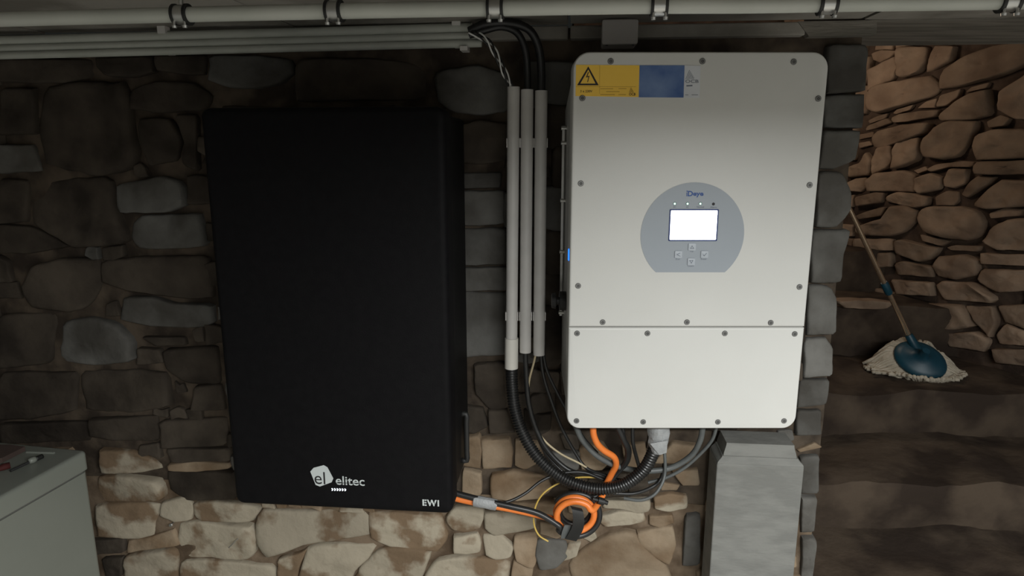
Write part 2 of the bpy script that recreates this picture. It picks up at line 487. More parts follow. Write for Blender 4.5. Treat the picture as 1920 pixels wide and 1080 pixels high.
STONES = {
'p': """190,842 245,846 285,862 300,880 265,888 190,886;180,896 235,892 300,900 310,925 300,938 240,942 180,945
180,948 240,942 300,948 290,985 285,1015 240,1010 185,1005;302,942 345,932 362,950 358,975 330,978 300,965
362,945 400,938 445,942 490,952 475,978 420,980 375,978 362,965;335,985 370,978 420,984 470,982 482,1010 480,1040 450,1052 400,1047 345,1048 334,1020
480,980 495,955 560,960 640,958 690,965 693,1005 640,1012 580,1018 540,1030 500,1042 485,1015
235,1040 290,1032 330,1030 332,1080 325,1110 235,1110;338,1052 400,1050 460,1056 512,1062 515,1090 450,1100 340,1095
692,962 750,962 825,964 832,985 838,1010 825,1033 780,1030 725,1025 693,1010
580,1022 640,1020 705,1022 692,1045 665,1070 655,1095 560,1095 565,1060;712,1028 760,1022 808,1034 800,1062 785,1095 660,1095 675,1065
836,968 855,947 905,945 908,970 900,992 875,1001 848,995 838,980;850,1005 895,1000 902,1020 900,1038 875,1041 850,1037
905,1005 940,1005 963,1025 958,1042 930,1048 910,1040;820,1048 870,1044 930,1050 955,1055 950,1095 790,1095 800,1075
520,1048 565,1035 578,1025 562,1062 555,1095 520,1095;908,960 940,955 985,965 1005,975 1003,992 965,1000 925,1005 908,990
1128,968 1160,958 1205,960 1212,975 1180,985 1135,990 1125,980;1130,940 1175,938 1218,935 1220,955 1200,962 1160,955 1132,955
1225,930 1255,925 1290,930 1288,955 1255,962 1228,955;1065,1020 1090,1018 1082,1042 1052,1055;1090,1010 1115,998 1120,1010 1108,1020""",
't': """866,818 900,815 905,845 900,880 868,875;902,822 955,822 962,850 958,878 905,880;965,825 1010,830 1020,860 985,880 965,872
868,880 903,885 903,925 895,935 866,930 866,900;920,890 965,882 1020,895 1035,920 1010,935 960,938 922,932
930,945 1000,940 1035,935 1050,955 1040,965 985,968 945,962;1012,980 1045,985 1055,1005 1045,1012 1012,1000
965,1005 1005,1000 1012,1040 1000,1065 968,1050 962,1025;962,1050 985,1045 1000,1068 995,1095 955,1095
1090,1035 1130,1008 1170,995 1195,1000 1210,1030 1250,1060 1262,1095 1080,1095 1068,1060
1195,998 1235,990 1262,985 1268,1020 1255,1060 1225,1045 1198,1020;1218,968 1260,966 1265,982 1240,992 1218,985
1240,905 1275,912 1270,922 1240,922;1260,885 1310,880 1312,910 1280,912;1085,840 1130,830 1150,860 1130,882 1090,880
1165,835 1210,830 1215,870 1175,880;1225,870 1260,830 1310,835 1300,870;312,870 360,864 430,868 434,878 370,884 318,880;240,1014 290,1004 326,992 334,1022 290,1028 240,1036
1495,845 1530,832 1545,842 1500,850""",
'g': """1285,968 1313,965 1313,1060 1280,1062;1008,1012 1060,1015 1070,1040 1045,1062 1012,1068 1003,1040
862,430 950,428 952,495 862,498;862,503 952,500 955,545 862,546;864,550 955,552 958,600 955,662 864,668
818,140 840,130 900,122 952,140 952,208 900,215 845,210 822,190;858,324 938,324 938,352 858,354;858,358 945,358 948,418 905,424 860,422
212,350 235,342 310,330 340,345 350,385 320,398 225,400 215,375;232,558 290,556 330,570 396,570 400,610 350,615 280,612 225,600
245,420 262,405 375,400 388,460 330,466 255,466 243,445;0,272 60,272 75,320 0,326;115,605 170,595 215,605 250,640 250,675 180,685 110,680
1550,84 1628,84 1625,170 1550,175;1545,180 1622,176 1618,240 1545,240;1540,245 1615,245 1606,300 1565,318 1538,315
1535,322 1578,322 1590,345 1597,365 1597,395 1570,425 1530,425;1522,432 1596,430 1580,480 1578,528 1520,530
1518,535 1560,540 1570,560 1565,625 1512,628;1510,635 1550,635 1562,655 1560,705 1505,707;1500,712 1555,712 1550,760 1495,765
1495,770 1540,770 1540,815 1490,815;1500,856 1538,856 1535,925 1502,925;1502,932 1532,932 1528,1000 1502,1000;1503,1008 1530,1008 1525,1090 1503,1090
390,104 480,104 545,112 552,135 530,155 480,166 430,164 390,150""",
'n': """172,108 285,106 290,135 250,146 195,142 178,125;290,106 384,102 384,140 350,140 295,132;0,112 165,110 175,140 120,155 0,155
246,170 290,152 360,155 395,180 385,205 300,212 248,205;80,165 140,155 235,155 245,215 258,300 235,322 160,325 85,305 68,240
0,165 65,165 65,250 0,252;262,222 320,222 338,260 330,300 275,310 262,270;325,215 368,215 372,320 340,308 345,265
55,345 150,335 205,335 212,380 232,420 240,455 140,465 60,420;0,335 48,340 52,415 0,420;0,420 55,425 130,462 60,475 0,475
190,490 260,482 390,480 396,560 330,558 245,545 190,530;60,500 110,485 180,488 188,530 170,570 130,585 60,575 45,535
265,632 345,632 350,648 290,650;258,652 300,655 310,680 255,685;310,655 405,650 410,720 350,720 312,690
150,700 250,695 310,700 320,760 250,772 160,768;0,590 100,590 95,680 0,690;0,700 140,700 140,770 60,785 0,785
170,785 290,782 295,830 220,825 170,815;300,790 420,785 425,835 305,838;365,725 412,722 420,770 360,768
166,1014 232,1010 234,1034 178,1040;190,1048 232,1044 230,1078 200,1090;310,842 430,842 432,864 320,866;314,886 440,882 445,935 350,940 318,920;0,795 165,790 165,828 0,832
860,235 895,225 952,232 952,300 905,308 862,303;888,680 950,680 955,760 930,780 890,740;866,760 905,765 915,800 890,812 866,808
915,768 950,768 965,812 918,812;1020,560 1050,580 1055,680 1022,690;560,112 690,110 780,118 800,150 790,185 560,190"""}
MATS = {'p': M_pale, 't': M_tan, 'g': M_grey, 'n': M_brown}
traced = []
sd = 1
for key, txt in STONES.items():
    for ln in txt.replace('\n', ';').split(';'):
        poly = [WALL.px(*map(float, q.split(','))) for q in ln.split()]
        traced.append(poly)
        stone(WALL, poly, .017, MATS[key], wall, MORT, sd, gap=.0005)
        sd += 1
# rows of further stones wherever no traced one stands (behind the machines and around them)
def covered(a0, b0, a1, b1, polys):
    for i in range(5):
        for j in range(4):
            p = (a0 + (a1 - a0) * (.08 + .84 * i / 4), b0 + (b1 - b0) * (.1 + .8 * j / 3))
            for q in polys:
                if inside(p, q): return True
    return False
rg = random.Random(5)
def fill(zr, wr, x0, x1, z0, z1, lim):
    global sd
    made = 0
    b = z0
    while b < z1 and made < lim:
        h = rg.uniform(*zr)
        a = x0 + rg.uniform(-.05, 0)
        while a < x1:
            wd = rg.uniform(*wr)
            a1 = min(a + wd, x1)
            if a1 - a > .03 and b + h < z1 + .02 and not covered(a, b, a1, b + h, traced) and made < lim:
                j = lambda s: rg.uniform(-s, s)
                poly = [(a + j(.008), b + j(.008)), ((a + a1) / 2, b + j(.008)), (a1 + min(0, j(.008)), b + j(.008)), (a1 + min(0, j(.008)), b + h + j(.008)), ((a + a1) / 2, b + h + j(.008)), (a + j(.008), b + h + j(.008))]
                lit = b < -.86  # below the shadow edge; stone colour is picked to follow light and shade
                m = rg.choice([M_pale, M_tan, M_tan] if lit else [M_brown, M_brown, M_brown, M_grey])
                traced.append(poly)
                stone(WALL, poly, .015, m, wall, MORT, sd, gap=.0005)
                sd += 1; made += 1
            a = a1
        b += h
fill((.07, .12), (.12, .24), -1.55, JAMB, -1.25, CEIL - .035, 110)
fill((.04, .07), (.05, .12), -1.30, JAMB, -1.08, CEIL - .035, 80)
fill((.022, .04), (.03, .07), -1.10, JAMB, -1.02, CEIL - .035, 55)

# timber plate on the wall head, ceiling of concrete planks, lintel over the opening
wp = prism(WALL, [(.625, CEIL - .031), (JAMB + .012, CEIL - .030), (JAMB + .01, CEIL - .001), (.60, CEIL - .001)], -.10, .016)
tag(obj('trim_1', *wp, M_wood), kind='structure')
fascia = thing('trim_3', WALL.at(-.9, CEIL - .028, 0), -YAW, kind='structure')
for (fa, fb) in ((-2.6, -1.68), (-1.68, -1.08), (-1.08, -.475), (-.475, .125), (.125, .62)):
    obj('fascia_slab', *rslab(WALL, fa + .0025, CEIL - .028, fb - .0025, CEIL - .001, .003, -.10, .014, .003, 2), M_ceil, fascia)
ceiling = thing('ceiling', WALL.at(0, CEIL, 0), -YAW, kind='structure')
edges = [-2.6, -2.28, -1.68, -1.08, -.475, .125, .73, 1.33, 1.93, 2.6]
UP = Plane(WALL.at(0, CEIL), R_, -WALL.n)      # looking down on the ceiling: right = along wall, up = into the wall
for i in range(len(edges) - 1):
    dz = [0, .002, -.001, .001, 0, .002, 0, .001, 0][i]
    v, f = rslab(UP, edges[i] + .003, -3.6, edges[i + 1] - .003, -.012, .004, .001 + dz, .10, 0, 1)
    obj('ceiling_slab', v, f, M_ceil, ceiling)
v, f = prism(UP, [(-2.6, -3.6), (2.6, -3.6), (2.6, .40), (-2.6, .40)], .101, .13)
obj('ceiling_screed', v, f, M_mortar_dark, ceiling)
v, f = prism(WALL, [(JAMB - .02, CEIL + .0005), (2.6, CEIL + .0005), (2.6, CEIL + .10), (JAMB - .02, CEIL + .10)], -.36, -.013)
tag(obj('trim_2', v, f, M_wood), kind='structure')
# tan nosing stone on the third step
v, f = [], []
nz_ = [P(x, y, 2.44) for x, y in ((1560, 561), (1600, 559), (1640, 561), (1672, 566), (1660, 577), (1615, 578), (1575, 574))]
NOSE = nz_
# plain room behind the viewer
def quad_wall(name, p, q, z0, z1, th, m):
    p, q = Vector((*p, 0)), Vector((*q, 0))
    r = (q - p).normalized()
    pl = Plane(p, r)
    tag(obj(name, *prism(pl, [(0, z0), ((q - p).length, z0), ((q - p).length, z1), (0, z1)], -th, 0), m), kind='structure')
quad_wall('wall_left', (-2.2, -2.0), (-2.2, 1.72), 0, CZ + CEIL, .1, M_plaster)
quad_wall('wall_front', (2.3, -2.0), (-2.3, -2.0), 0, CZ + CEIL, .1, M_plaster)
quad_wall('wall_right', (2.2, 1.33), (2.2, -2.0), 0, CZ + CEIL, .1, M_plaster)
fl = [Vector((-2.4, -2.1, 0)), Vector((2.4, -2.1, 0)), Vector((2.4, 1.9, 0)), Vector((-2.4, 1.9, 0))]
tag(obj('floor', fl + [p - Vector((0, 0, .08)) for p in fl], [(0, 1, 2, 3), (7, 6, 5, 4), (0, 4, 5, 1), (1, 5, 6, 2), (2, 6, 7, 3), (3, 7, 4, 0)], M_floor), kind='structure')

# ----------------------------------------------------------------- the stair passage
pA, pB = Vector((1.454, 2.9, CZ)), Vector((1.73, 2.3, CZ))
PASS = Plane(pA, (pB - pA))
pw = thing('wall_passage', PASS.at(0, -CZ, 0), -math.atan2(-(pB - pA).y, (pB - pA).x), kind='structure')
rubble_sheet(PASS, -.45, -1.2, 1.28, .62, -.030, .012, 'mortar_bed', M_mortar_dark, pw, .25, 60, 50)
PS = """1630,100 1650,93 1678,95 1665,108 1645,117 1632,112;1628,132 1655,116 1678,106 1680,125 1672,150 1645,160 1626,172
1682,88 1735,88 1732,115 1720,135 1690,146 1683,142;1750,86 1787,86 1782,112 1750,130 1732,134
1760,150 1768,130 1810,103 1850,88 1900,80 1935,78 1935,115 1870,142 1800,160 1762,166
1628,185 1640,160 1690,150 1742,142 1755,165 1745,180 1690,197 1645,211 1630,205;1805,172 1815,163 1850,154 1845,165 1808,173
1752,195 1758,178 1798,166 1792,182 1770,197 1752,200;1715,203 1730,190 1752,184 1750,202;1668,212 1675,205 1708,196 1700,206 1675,214
1622,226 1640,217 1660,212 1655,222 1625,232;1668,222 1680,214 1720,208 1757,206 1752,218 1700,228 1672,230
1755,222 1780,198 1815,176 1850,168 1853,215 1820,224 1765,226;1617,242 1620,236 1660,221 1668,230 1640,240 1618,245
1606,252 1630,247 1632,256 1606,262;1605,268 1625,264 1630,272 1606,278;1632,258 1640,246 1690,234 1740,230 1735,248 1690,265 1645,280 1635,275
1727,275 1735,258 1760,235 1775,228 1830,228 1828,240 1805,275 1795,292 1765,298 1730,293;1632,300 1640,278 1668,272 1670,300 1660,315 1632,327
1672,285 1680,265 1720,258 1720,285 1715,300 1690,312 1672,317;1822,270 1830,255 1860,244 1920,242 1940,270 1930,295 1830,300
1845,228 1870,215 1890,222 1880,236 1850,240;1872,175 1935,130 1935,225 1895,220 1870,205;1575,318 1610,305 1620,285 1630,300 1628,328 1590,332
1582,345 1600,335 1620,333 1622,350 1610,360 1588,358;1624,340 1640,325 1690,320 1711,328 1710,360 1660,358 1625,359
1713,335 1740,325 1762,332 1758,355 1720,363 1713,355;1706,320 1728,312 1735,318 1715,326;1732,318 1750,308 1800,302 1828,304 1822,313 1775,313 1740,322
1765,338 1778,316 1810,318 1805,345 1785,353 1767,350;1826,315 1832,303 1880,302 1935,300 1935,325 1880,328 1828,326
1798,365 1815,340 1830,330 1860,332 1850,345 1810,370;1820,385 1850,355 1875,338 1935,340 1935,385 1850,392;1600,370 1640,360 1655,362 1650,380 1602,387
1658,370 1680,360 1710,363 1738,370 1735,385 1710,390 1660,378;1750,370 1770,358 1792,360 1793,378 1785,386 1752,385
1600,405 1625,395 1655,388 1650,405 1605,412;1655,410 1668,388 1690,386 1715,396 1712,415 1690,435 1665,443 1610,440 1605,425
1719,415 1722,395 1745,388 1800,388 1830,400 1843,420 1835,440 1810,450 1770,446 1730,435;1850,400 1880,390 1915,393 1910,405 1855,410
1842,455 1862,425 1890,412 1935,410 1935,470 1870,468;1675,452 1690,450 1740,463 1758,465 1745,485 1720,492 1680,475
1720,440 1775,452 1760,462 1725,452;1768,465 1785,460 1835,462 1830,472 1775,470;1748,500 1760,482 1800,478 1830,488 1828,515 1790,525 1755,518
1676,495 1690,490 1745,500 1745,520 1680,515;1832,520 1840,505 1935,508 1935,545 1870,548 1838,530;1835,475 1935,478 1935,500 1840,495
1752,535 1765,528 1820,530 1862,560 1855,568 1770,562;1668,525 1745,530 1745,555 1680,552;1805,575 1860,575 1865,600 1855,632 1830,610
1868,575 1935,570 1935,620 1880,605;1862,630 1880,608 1935,625 1935,650 1870,645;1600,448 1668,448 1672,470 1600,470;1600,476 1668,474 1668,500 1600,505
1700,568 1798,572 1822,612 1790,618 1700,610;1770,625 1825,622 1850,640 1840,660 1780,650;1860,655 1935,656 1935,690 1865,680
1930,340 1990,330 1995,385 1935,390;1940,395 1995,400 1995,465 1940,470;1940,240 2000,235 2000,290 1942,292;1940,480 2000,482 2000,545 1942,545"""
for ln in PS.replace('\n', ';').split(';'):
    poly = [PASS.px(*map(float, q.split(','))) for q in ln.split()]
    stone(PASS, poly, .034, M_rust, pw, -.028, sd, gap=.001, rough=.24, grow=1.05)
    sd += 1
ptraced = [[PASS.px(*map(float, q.split(','))) for q in ln.split()] for ln in PS.replace('\n', ';').split(';')]
for zr, wr, lim in (((.07, .13), (.12, .26), 70), ((.035, .06), (.05, .1), 60)):
    b, made = -.75, 0
    while b < .60 and made < lim:
        h = rg.uniform(*zr); a = -.44
        while a < 1.26:
            a1 = min(a + rg.uniform(*wr), 1.27)
            if a1 - a > .03 and not covered(a, b, a1, b + h, ptraced) and made < lim:
                j = lambda q: rg.uniform(-q, q)
                poly = [(a + j(.008), b + j(.008)), ((a + a1) / 2, b + j(.008)), (a1 - abs(j(.008)), b + j(.008)), (a1 - abs(j(.008)), b + h + j(.008)), ((a + a1) / 2, b + h + j(.008)), (a + j(.008), b + h + j(.008))]
                ptraced.append(poly)
                stone(PASS, poly, .030, M_rust, pw, -.028, sd, gap=.001, rough=.24)
                sd += 1; made += 1
            a = a1
        b += h
# stairs climbing away through the opening
stairs = thing('stairs', (1.15, 1.35, 0), 0, kind='structure')
def step(y0, y1, z, zb, x0=.765, x1=2.05):
    nx, ny, nz = 34, 8, 6
    V, f = [], []
    prof = [(y0, zb + (z - zb) * k / nz) for k in range(nz + 1)] + [(y0 + (y1 - y0) * k / ny, z) for k in range(1, ny + 1)]
    for (y, zz) in prof:
        for i in range(nx + 1):
            x = x0 + (x1 - x0) * i / nx
            q = noise.fractal(Vector((x * 6, y * 6, zz * 6)), 1, 2, 4)
            q2 = noise.fractal(Vector((x * 6 + 9, y * 6, zz * 6)), 1, 2, 4)
            V.append(Vector((x, y + .022 * q, zz + .018 * q2)))
    for j in range(len(prof) - 1):
        for i in range(nx):
            k = j * (nx + 1) + i
            f.append((k, k + 1, k + nx + 2, k + nx + 1))
    obj('step', V, f, M_step, stairs, smooth=40)
for (y0, y1, z, zb) in ((1.10, 1.46, -1.22, -1.55), (1.45, 1.74, -1.06, -1.24), (1.72, 2.07, -.92, -1.08), (2.05, 2.47, -.775, -.94), (2.45, 2.77, -.585, -.79), (2.75, 3.4, -.41, -.60)):
    step(y0, y1, CZ + z, CZ + zb)
NP = Plane((NOSE[0].x, 2.432, CZ), (1, 0, 0))
o_ = stone(NP, [NP.uv(p) for p in NOSE], .03, M_rust, stairs, -.004, 991)
tag(obj('floor_subbase', [Vector((x, y, z)) for z in (0, .30) for x, y in ((.765, 1.48), (2.05, 1.48), (2.05, 3.4), (.765, 3.4))], [(0, 3, 2, 1), (4, 5, 6, 7), (0, 1, 5, 4), (1, 2, 6, 5), (2, 3, 7, 6), (3, 0, 4, 7)], M_mortar_dark), kind='structure')
quad_wall('wall_far', (.3, 3.42), (2.0, 3.42), .3, CZ + .62, .1, M_mortar_dark)
v, f = prism(Plane((0, 0, CZ + .62), (1, 0, 0), (0, -1, 0)), [(.3, -3.5), (2.6, -3.5), (2.6, -1.8), (.3, -1.8)], -.05, 0)
tag(obj('ceiling_passage', v, f, M_ceil), kind='structure')

# ================================================================= the inverter
INV = Plane((0, 1.22, CZ), (1, 0, 0))
def ipx(x, y): return INV.px(x, y)
X0, _ = ipx(1075, 115); X1 = ipx(1555, 115)[0]
ZT = ipx(1300, 97)[1]; ZB = ipx(1300, 804)[1]; ZS = ipx(1300, 613.5)[1]
inv = thing('inverter', ((X0 + X1) / 2, 1.36, CZ + ZB), 0, 'light grey wall-mounted solar inverter with lit screen and yellow warning sticker', 'inverter')
v, f = rslab(INV, X0, ZS + .0008, X1, ZT, (.001, .001, .029, .029), -.045, 0, .004, 8)
obj('upper_cover', v, f, M_inv, inv, smooth=30)
v, f = rslab(INV, X0, ZB, X1, ZS - .0008, (.026, .026, .001, .001), -.045, 0, .004, 8)
obj('lower_cover', v, f, M_inv, inv, smooth=30)
def frust(a, b):
    V = []
    for (x0, z0, x1, z1, y) in (a, b):
        V += [Vector((x0, y, z0)), Vector((x1, y, z0)), Vector((x1, y, z1)), Vector((x0, y, z1))]
    return V, [(0, 1, 5, 4), (1, 2, 6, 5), (2, 3, 7, 6), (3, 0, 4, 7), (0, 3, 2, 1), (4, 5, 6, 7)]
v, f = frust((X0 + .004, CZ + ZB + .02, X1 - .004, CZ + ZT - .03, 1.264), (X0 + .008, CZ + ZB + .03, X1 - .008, CZ + ZT - .085, 1.485))
obj('housing', v, f, M_invside, inv)
v, f = frust((X0 + .05, CZ - .35, X1 - .08, CZ + .02, 1.484), (X0 + .05, CZ - .35, X1 - .08, CZ + .02, 1.522))
obj('mounting_bracket', v, f, M_zinc, inv)
# screws
scr = None
for (x, y) in ((1145, 115), (1317, 115), (1488, 116), (1092, 184), (1534, 185), (1089, 344), (1518, 347), (1084, 536), (1499, 538), (1130, 604), (1288, 604), (1445, 605),
               (1082, 625), (1214, 625), (1359, 625), (1490, 626), (1081, 789), (1206, 791), (1346, 791), (1470, 789)):
    p = INV.hit(x, y)
    if scr is None:
        rp = Plane(p, (1, 0, 0))
        scr = []
        scr.append(obj('screw', *disc(rp, (0, 0), .0054, -.0005, .0016, 20, .0008), M_screw, inv, smooth=30))
        scr.append(obj('screw_socket', *ring2(rp, (0, 0), .0026, .0011, .0012, .00175, 6), M_dark, scr[0]))
        org = p
    else:
        q = []
        for s in scr:
            c = s.copy(); COL.objects.link(c)
            q.append(c)
        q[0].parent = inv; q[1].parent = q[0]
        q[0].location = p - org
        q[1].location = (0, 0, 0)
# display
c = ipx(1298, 440); rr = abs(ipx(1395, 440)[0] - ipx(1298, 440)[0])
rt = ipx(1298, 342)[1] - c[1]
zc = ipx(1298, 510.5)[1]
pts = []
for i in range(73):
    a = -PI / 2 + 2 * PI * i / 72
    pts.append((c[0] + rr * math.cos(a), c[1] + rt * math.sin(a)))
pts = [p for p in pts if p[1] > zc]
k = math.sqrt(max(0, 1 - ((zc - c[1]) / rt) ** 2)) * rr
pts = [(c[0] + k, zc)] + [p for p in pts if p[0] > c[0] or p[1] > c[1]] + [p for p in pts if p[0] <= c[0] and p[1] <= c[1]] + [(c[0] - k, zc)]
pts.sort(key=lambda p: math.atan2(p[1] - c[1], p[0] - c[0]))
disp = obj('display_panel', *prism(INV, pts, -.001, .0006), M_panel, inv)
def irect(x0, y0, x1, y1, r, d0, d1, bev=0.0):
    a0, b1 = ipx(x0, y0); a1, b0 = ipx(x1, y1)
    return rslab(INV, a0, b0, a1, b1, r, d0, d1, bev, 4)
obj('screen_bezel', *irect(1255.5, 392, 1344, 452, .002, 0, .0012), M_bezel, disp)
obj('screen', *irect(1258, 394.5, 1341.5, 449.5, .0015, .0005, .0016), M_screen, disp)
M_icon = mat('faint_screen_icon', (.45, .47, .5), (.48, .5, .53), .5, scale=3)
obj('screen_icon', *ring2(INV, ipx(1324.5, 438), .0032, .0024, .0016, .0018, 6), M_icon, disp)
for x in (1265, 1289, 1313):
    obj('led_ring', *ring2(INV, ipx(x, 382), .0028, .0018, .0004, .0011, 18), M_ledring, disp)
    obj('led', *disc(INV, ipx(x, 382), .0019, .0004, .0013, 14, .0004), M_led, disp)
obj('alarm_led', *disc(INV, ipx(1337.5, 382.5), .0027, .0004, .0012, 16, .0004), M_ink, disp)
for s, x, y, wd in (('DC', 1265, 388, 5), ('AC', 1289, 388, 5), ('Normal', 1313, 388, 13), ('Alarm', 1337.5, 388.5, 12), ('Up', 1297, 471.5, 6), ('Esc', 1271, 485.5, 8), ('Enter', 1319.5, 485.5, 11), ('Down', 1295, 498.5, 11)):
    lettering(s, INV, (x - wd / 2, y - 1.7, x + wd / 2, y + 1.7), M_greyink, disp, .0008, .004)
lettering('D', INV, (1289.5, 358, 1299, 368), M_blue, disp, .0008, .03)
lettering('eye', INV, (1299.5, 361, 1318.5, 370), M_blue, disp, .0008, .03)
obj('lettering', *bars(INV, [(ipx(1287.6, 361.5), ipx(1287.6, 367.3))], .0012, .0006, .0009), M_blue, disp)
obj('lettering', *disc(INV, ipx(1288.2, 358.5), .0011, .0006, .0009, 10), M_blue, disp)
for (x, y, sh) in ((1297, 463, 'u'), (1271.5, 477, 'l'), (1320.5, 477, 'c'), (1295.5, 490.5, 'd')):
    b = obj('button', *irect(x - 6.8, y - 6.8, x + 6.8, y + 6.8, .0018, .0004, .0026, .0009), M_button, disp, smooth=35)
    g = {'u': [((-3, 2.5), (0, -2.5)), ((0, -2.5), (3, 2.5)), ((-3, 2.5), (3, 2.5))], 'd': [((-3, -2.5), (0, 2.5)), ((0, 2.5), (3, -2.5)), ((-3, -2.5), (3, -2.5))],
         'l': [((3, -3), (-3, 0)), ((-3, 0), (3, 3))], 'c': [((-3, 0), (-1, 2.5)), ((-1, 2.5), (3.5, -2.5))]}[sh]
    obj('symbol', *bars(INV, [(ipx(x + a[0], y + a[1]), ipx(x + e[0], y + e[1])) for a, e in g], .0008, .0025, .0029), M_greyink, b)
# stickers
st = obj('warning_sticker', *pprism(INV, [(1080, 121.5), (1199.5, 122.5), (1198, 182), (1079, 180)], 0, .0005), M_stY, inv)
def tri(cx, y0, y1, hw): return [ipx(cx, y0), ipx(cx + hw, y1), ipx(cx - hw, y1)]
t1 = [(1103, 124.5), (1122.5, 160), (1082, 160)]; t2 = [(1103, 130.5), (1116.5, 156.8), (1088, 156.8)]
V = [INV.at(*ipx(*p), .0007) for p in t1 + t2]
obj('warning_triangle', V, [(0, 3, 5, 2), (0, 1, 4, 3), (1, 2, 5, 4)], M_ink, st)
V = [INV.at(*ipx(*p), .0007) for p in ((1102.5, 135), (1098.5, 145.5), (1103.3, 144.5), (1100.8, 154), (1102.3, 154), (1105.5, 142), (1101.3, 143.3), (1104.2, 135))]
obj('lightning_bolt', V, [(0, 1, 6, 7), (1, 2, 5, 6), (2, 3, 4, 5)], M_ink, st)
lettering('3 x 230V', INV, (1088, 168.8, 1110.5, 173.4), M_ink, st, .0007, .01)
obj('printed_rule', *bars(INV, [(ipx(1124.5, 123), ipx(1124, 176)), (ipx(1080, 162.5), ipx(1192, 162.8))], .0004, .0004, .0007), M_stO, st)
obj('printed_rule', *bars(INV, [(ipx(1126, 166.5), ipx(1149, 166.5)), (ipx(1160, 166.3), ipx(1174, 166.3)), (ipx(1137, 172), ipx(1161, 172)), (ipx(1126, 177.4), ipx(1152, 177.5)), (ipx(1160, 177.5), ipx(1173, 177.5))], .0009, .0004, .0007), M_stO, st)
lettering('OCB', INV, (1179.5, 174.2, 1191.5, 179.2), M_ink, st, .0008, .02)
def hill(x, y, s):
    segs = []
    for k in range(6):
        t = k / 5
        segs.append((ipx(x - 7 * s + 7 * s * t * 1.0 + 1.2 * s * k * .2, y - 0 - 10 * s * t * .0), ipx(x + (-2 + 1.9 * k) * s * .9, y - (11 - 2.0 * k) * s)))
    return segs
def emblem(x, y, s, wd, m, par):
    return obj('emblem', *bars(INV, [(ipx(x + (-6 + k * 2.1) * s, y), ipx(x + (-1 + k * 1.15) * s, y - (12 - 1.9 * k) * s)) for k in range(6)], wd, .0004, .0009), m, par)
emblem(1184, 173.3, .75, .0006, M_stO, st)
sb = obj('installer_sticker', *pprism(INV, [(1199, 122.5), (1283.5, 122.5), (1281.5, 183), (1197.5, 182.5)], 0, .0006), M_stB, inv)
sw = obj('installer_sticker_edge', *pprism(INV, [(1283.5, 122.5), (1313.5, 123.5), (1311.5, 183.5), (1281.5, 183)], 0, .0006), M_stW, inv)
emblem(1294, 148, 1.35, .0007, M_greyink, sw)
lettering('OCB', INV, (1285, 149.5, 1309.5, 155.5), M_greyink, sw, .0009, .01)
obj('printed_rule', *bars(INV, [(ipx(1288, 161), ipx(1297, 160.5))], .0022, .0004, .0008), M_greyink, sw)
obj('printed_rule', *bars(INV, [(ipx(1285, 178), ipx(1290, 178)), (ipx(1297, 178), ipx(1308, 178))], .0009, .0004, .0008), M_greyink, sw)
# left flank: rail on posts, light strip, rotary switch
SIDE = Plane((X0 + .004, 1.264, CZ), (0, -1, 0))     # faces -X
SIDE.n = Vector((-1, 0, 0))
def sidebox(y0, y1, z0, z1, t0, t1):
    V = [Vector((X0 + .006 - t, y, z)) for t in (t0, t1) for y, z in ((y0, z0), (y1, z0), (y1, z1), (y0, z1))]
    return V, [(0, 1, 2, 3), (7, 6, 5, 4), (0, 4, 5, 1), (1, 5, 6, 2), (2, 6, 7, 3), (3, 7, 4, 0)]
def zof(py, Y): return P(1050, py, Y).z
for (ya, yb) in ((236, 374), (378, 470), (474, 592)):
    obj('side_rail', *sidebox(1.430, 1.434, zof(yb, 1.43), zof(ya, 1.43), .003, .008), M_zinc, inv)
for y in (240, 268, 376, 472, 586):
    z = zof(y, 1.43)
    obj('rail_post', *tube([Vector((X0 + .010, 1.432, z)), Vector((X0 - .004, 1.432, z))], .0045, 10), M_zinc, inv, smooth=40)
zl0, zl1 = P(1066, 488, 1.236).z, P(1066, 467, 1.236).z
obj('light_strip', *sidebox(1.232, 1.240, zl0, zl1, .005, .0078), M_bled, inv)
zk = P(1055, 564, 1.36).z
kn = obj('rotary_switch', *tube([Vector((X0 + .01, 1.36, zk)), Vector((X0 - .008, 1.36, zk)), Vector((X0 - .0081, 1.36, zk))], .020, 18), M_rubber, inv, smooth=40)
obj('knob_grip', *tube([Vector((X0 - .008, 1.36, zk)), Vector((X0 - .014, 1.36, zk)), Vector((X0 - .016, 1.36, zk)), Vector((X0 - .024, 1.36, zk))], lambda i: (.008, .008, .017, .015)[i], 14), M_rubber, kn, smooth=40)
for gx in (1118, 1152, 1185, 1290, 1330):
    q = P(gx, 800, 1.37)
    obj('cable_gland', *tube([Vector((q.x, 1.37, CZ + ZB + .035)), Vector((q.x, 1.37, CZ + ZB - .005)), Vector((q.x, 1.37, CZ + ZB - .006)), Vector((q.x, 1.37, CZ + ZB - .028))], lambda i: (.016, .016, .012, .011)[i], 12), M_rubber, inv, smooth=40)

# ================================================================= the battery cabinet
BAT = Plane((-.35, 1.2615, CZ), R_)
def bpx(x, y): return BAT.px(x, y)
a0 = bpx(406, 570)[0]; a1 = bpx(841, 570)[0]; bT = .076; bB = -.733
bat = thing('battery_cabinet', BAT.at((a0 + a1) / 2, bB, -.12), -YAW, 'tall matt black battery cabinet with white emblem, hung on the stone wall', 'battery')
v, f = rslab(BAT, a0, bB, a1, bT, .018, -.052, 0, .012, 7)
obj('front_cover', v, f, M_bat, bat, smooth=40)
v, f = rslab(BAT, a0 + .006, bB + .022, a1 - .004, bT - .012, .01, -.232, -.050, 0, 4)
obj('cabinet_body', v, f, M_batside, bat, smooth=40)
v, f = prism(BAT, [(a0 + .1, -.45), (a1 - .1, -.45), (a1 - .1, -.05), (a0 + .1, -.05)], -.262, -.230)
obj('mounting_bracket', v, f, M_zinc, bat)
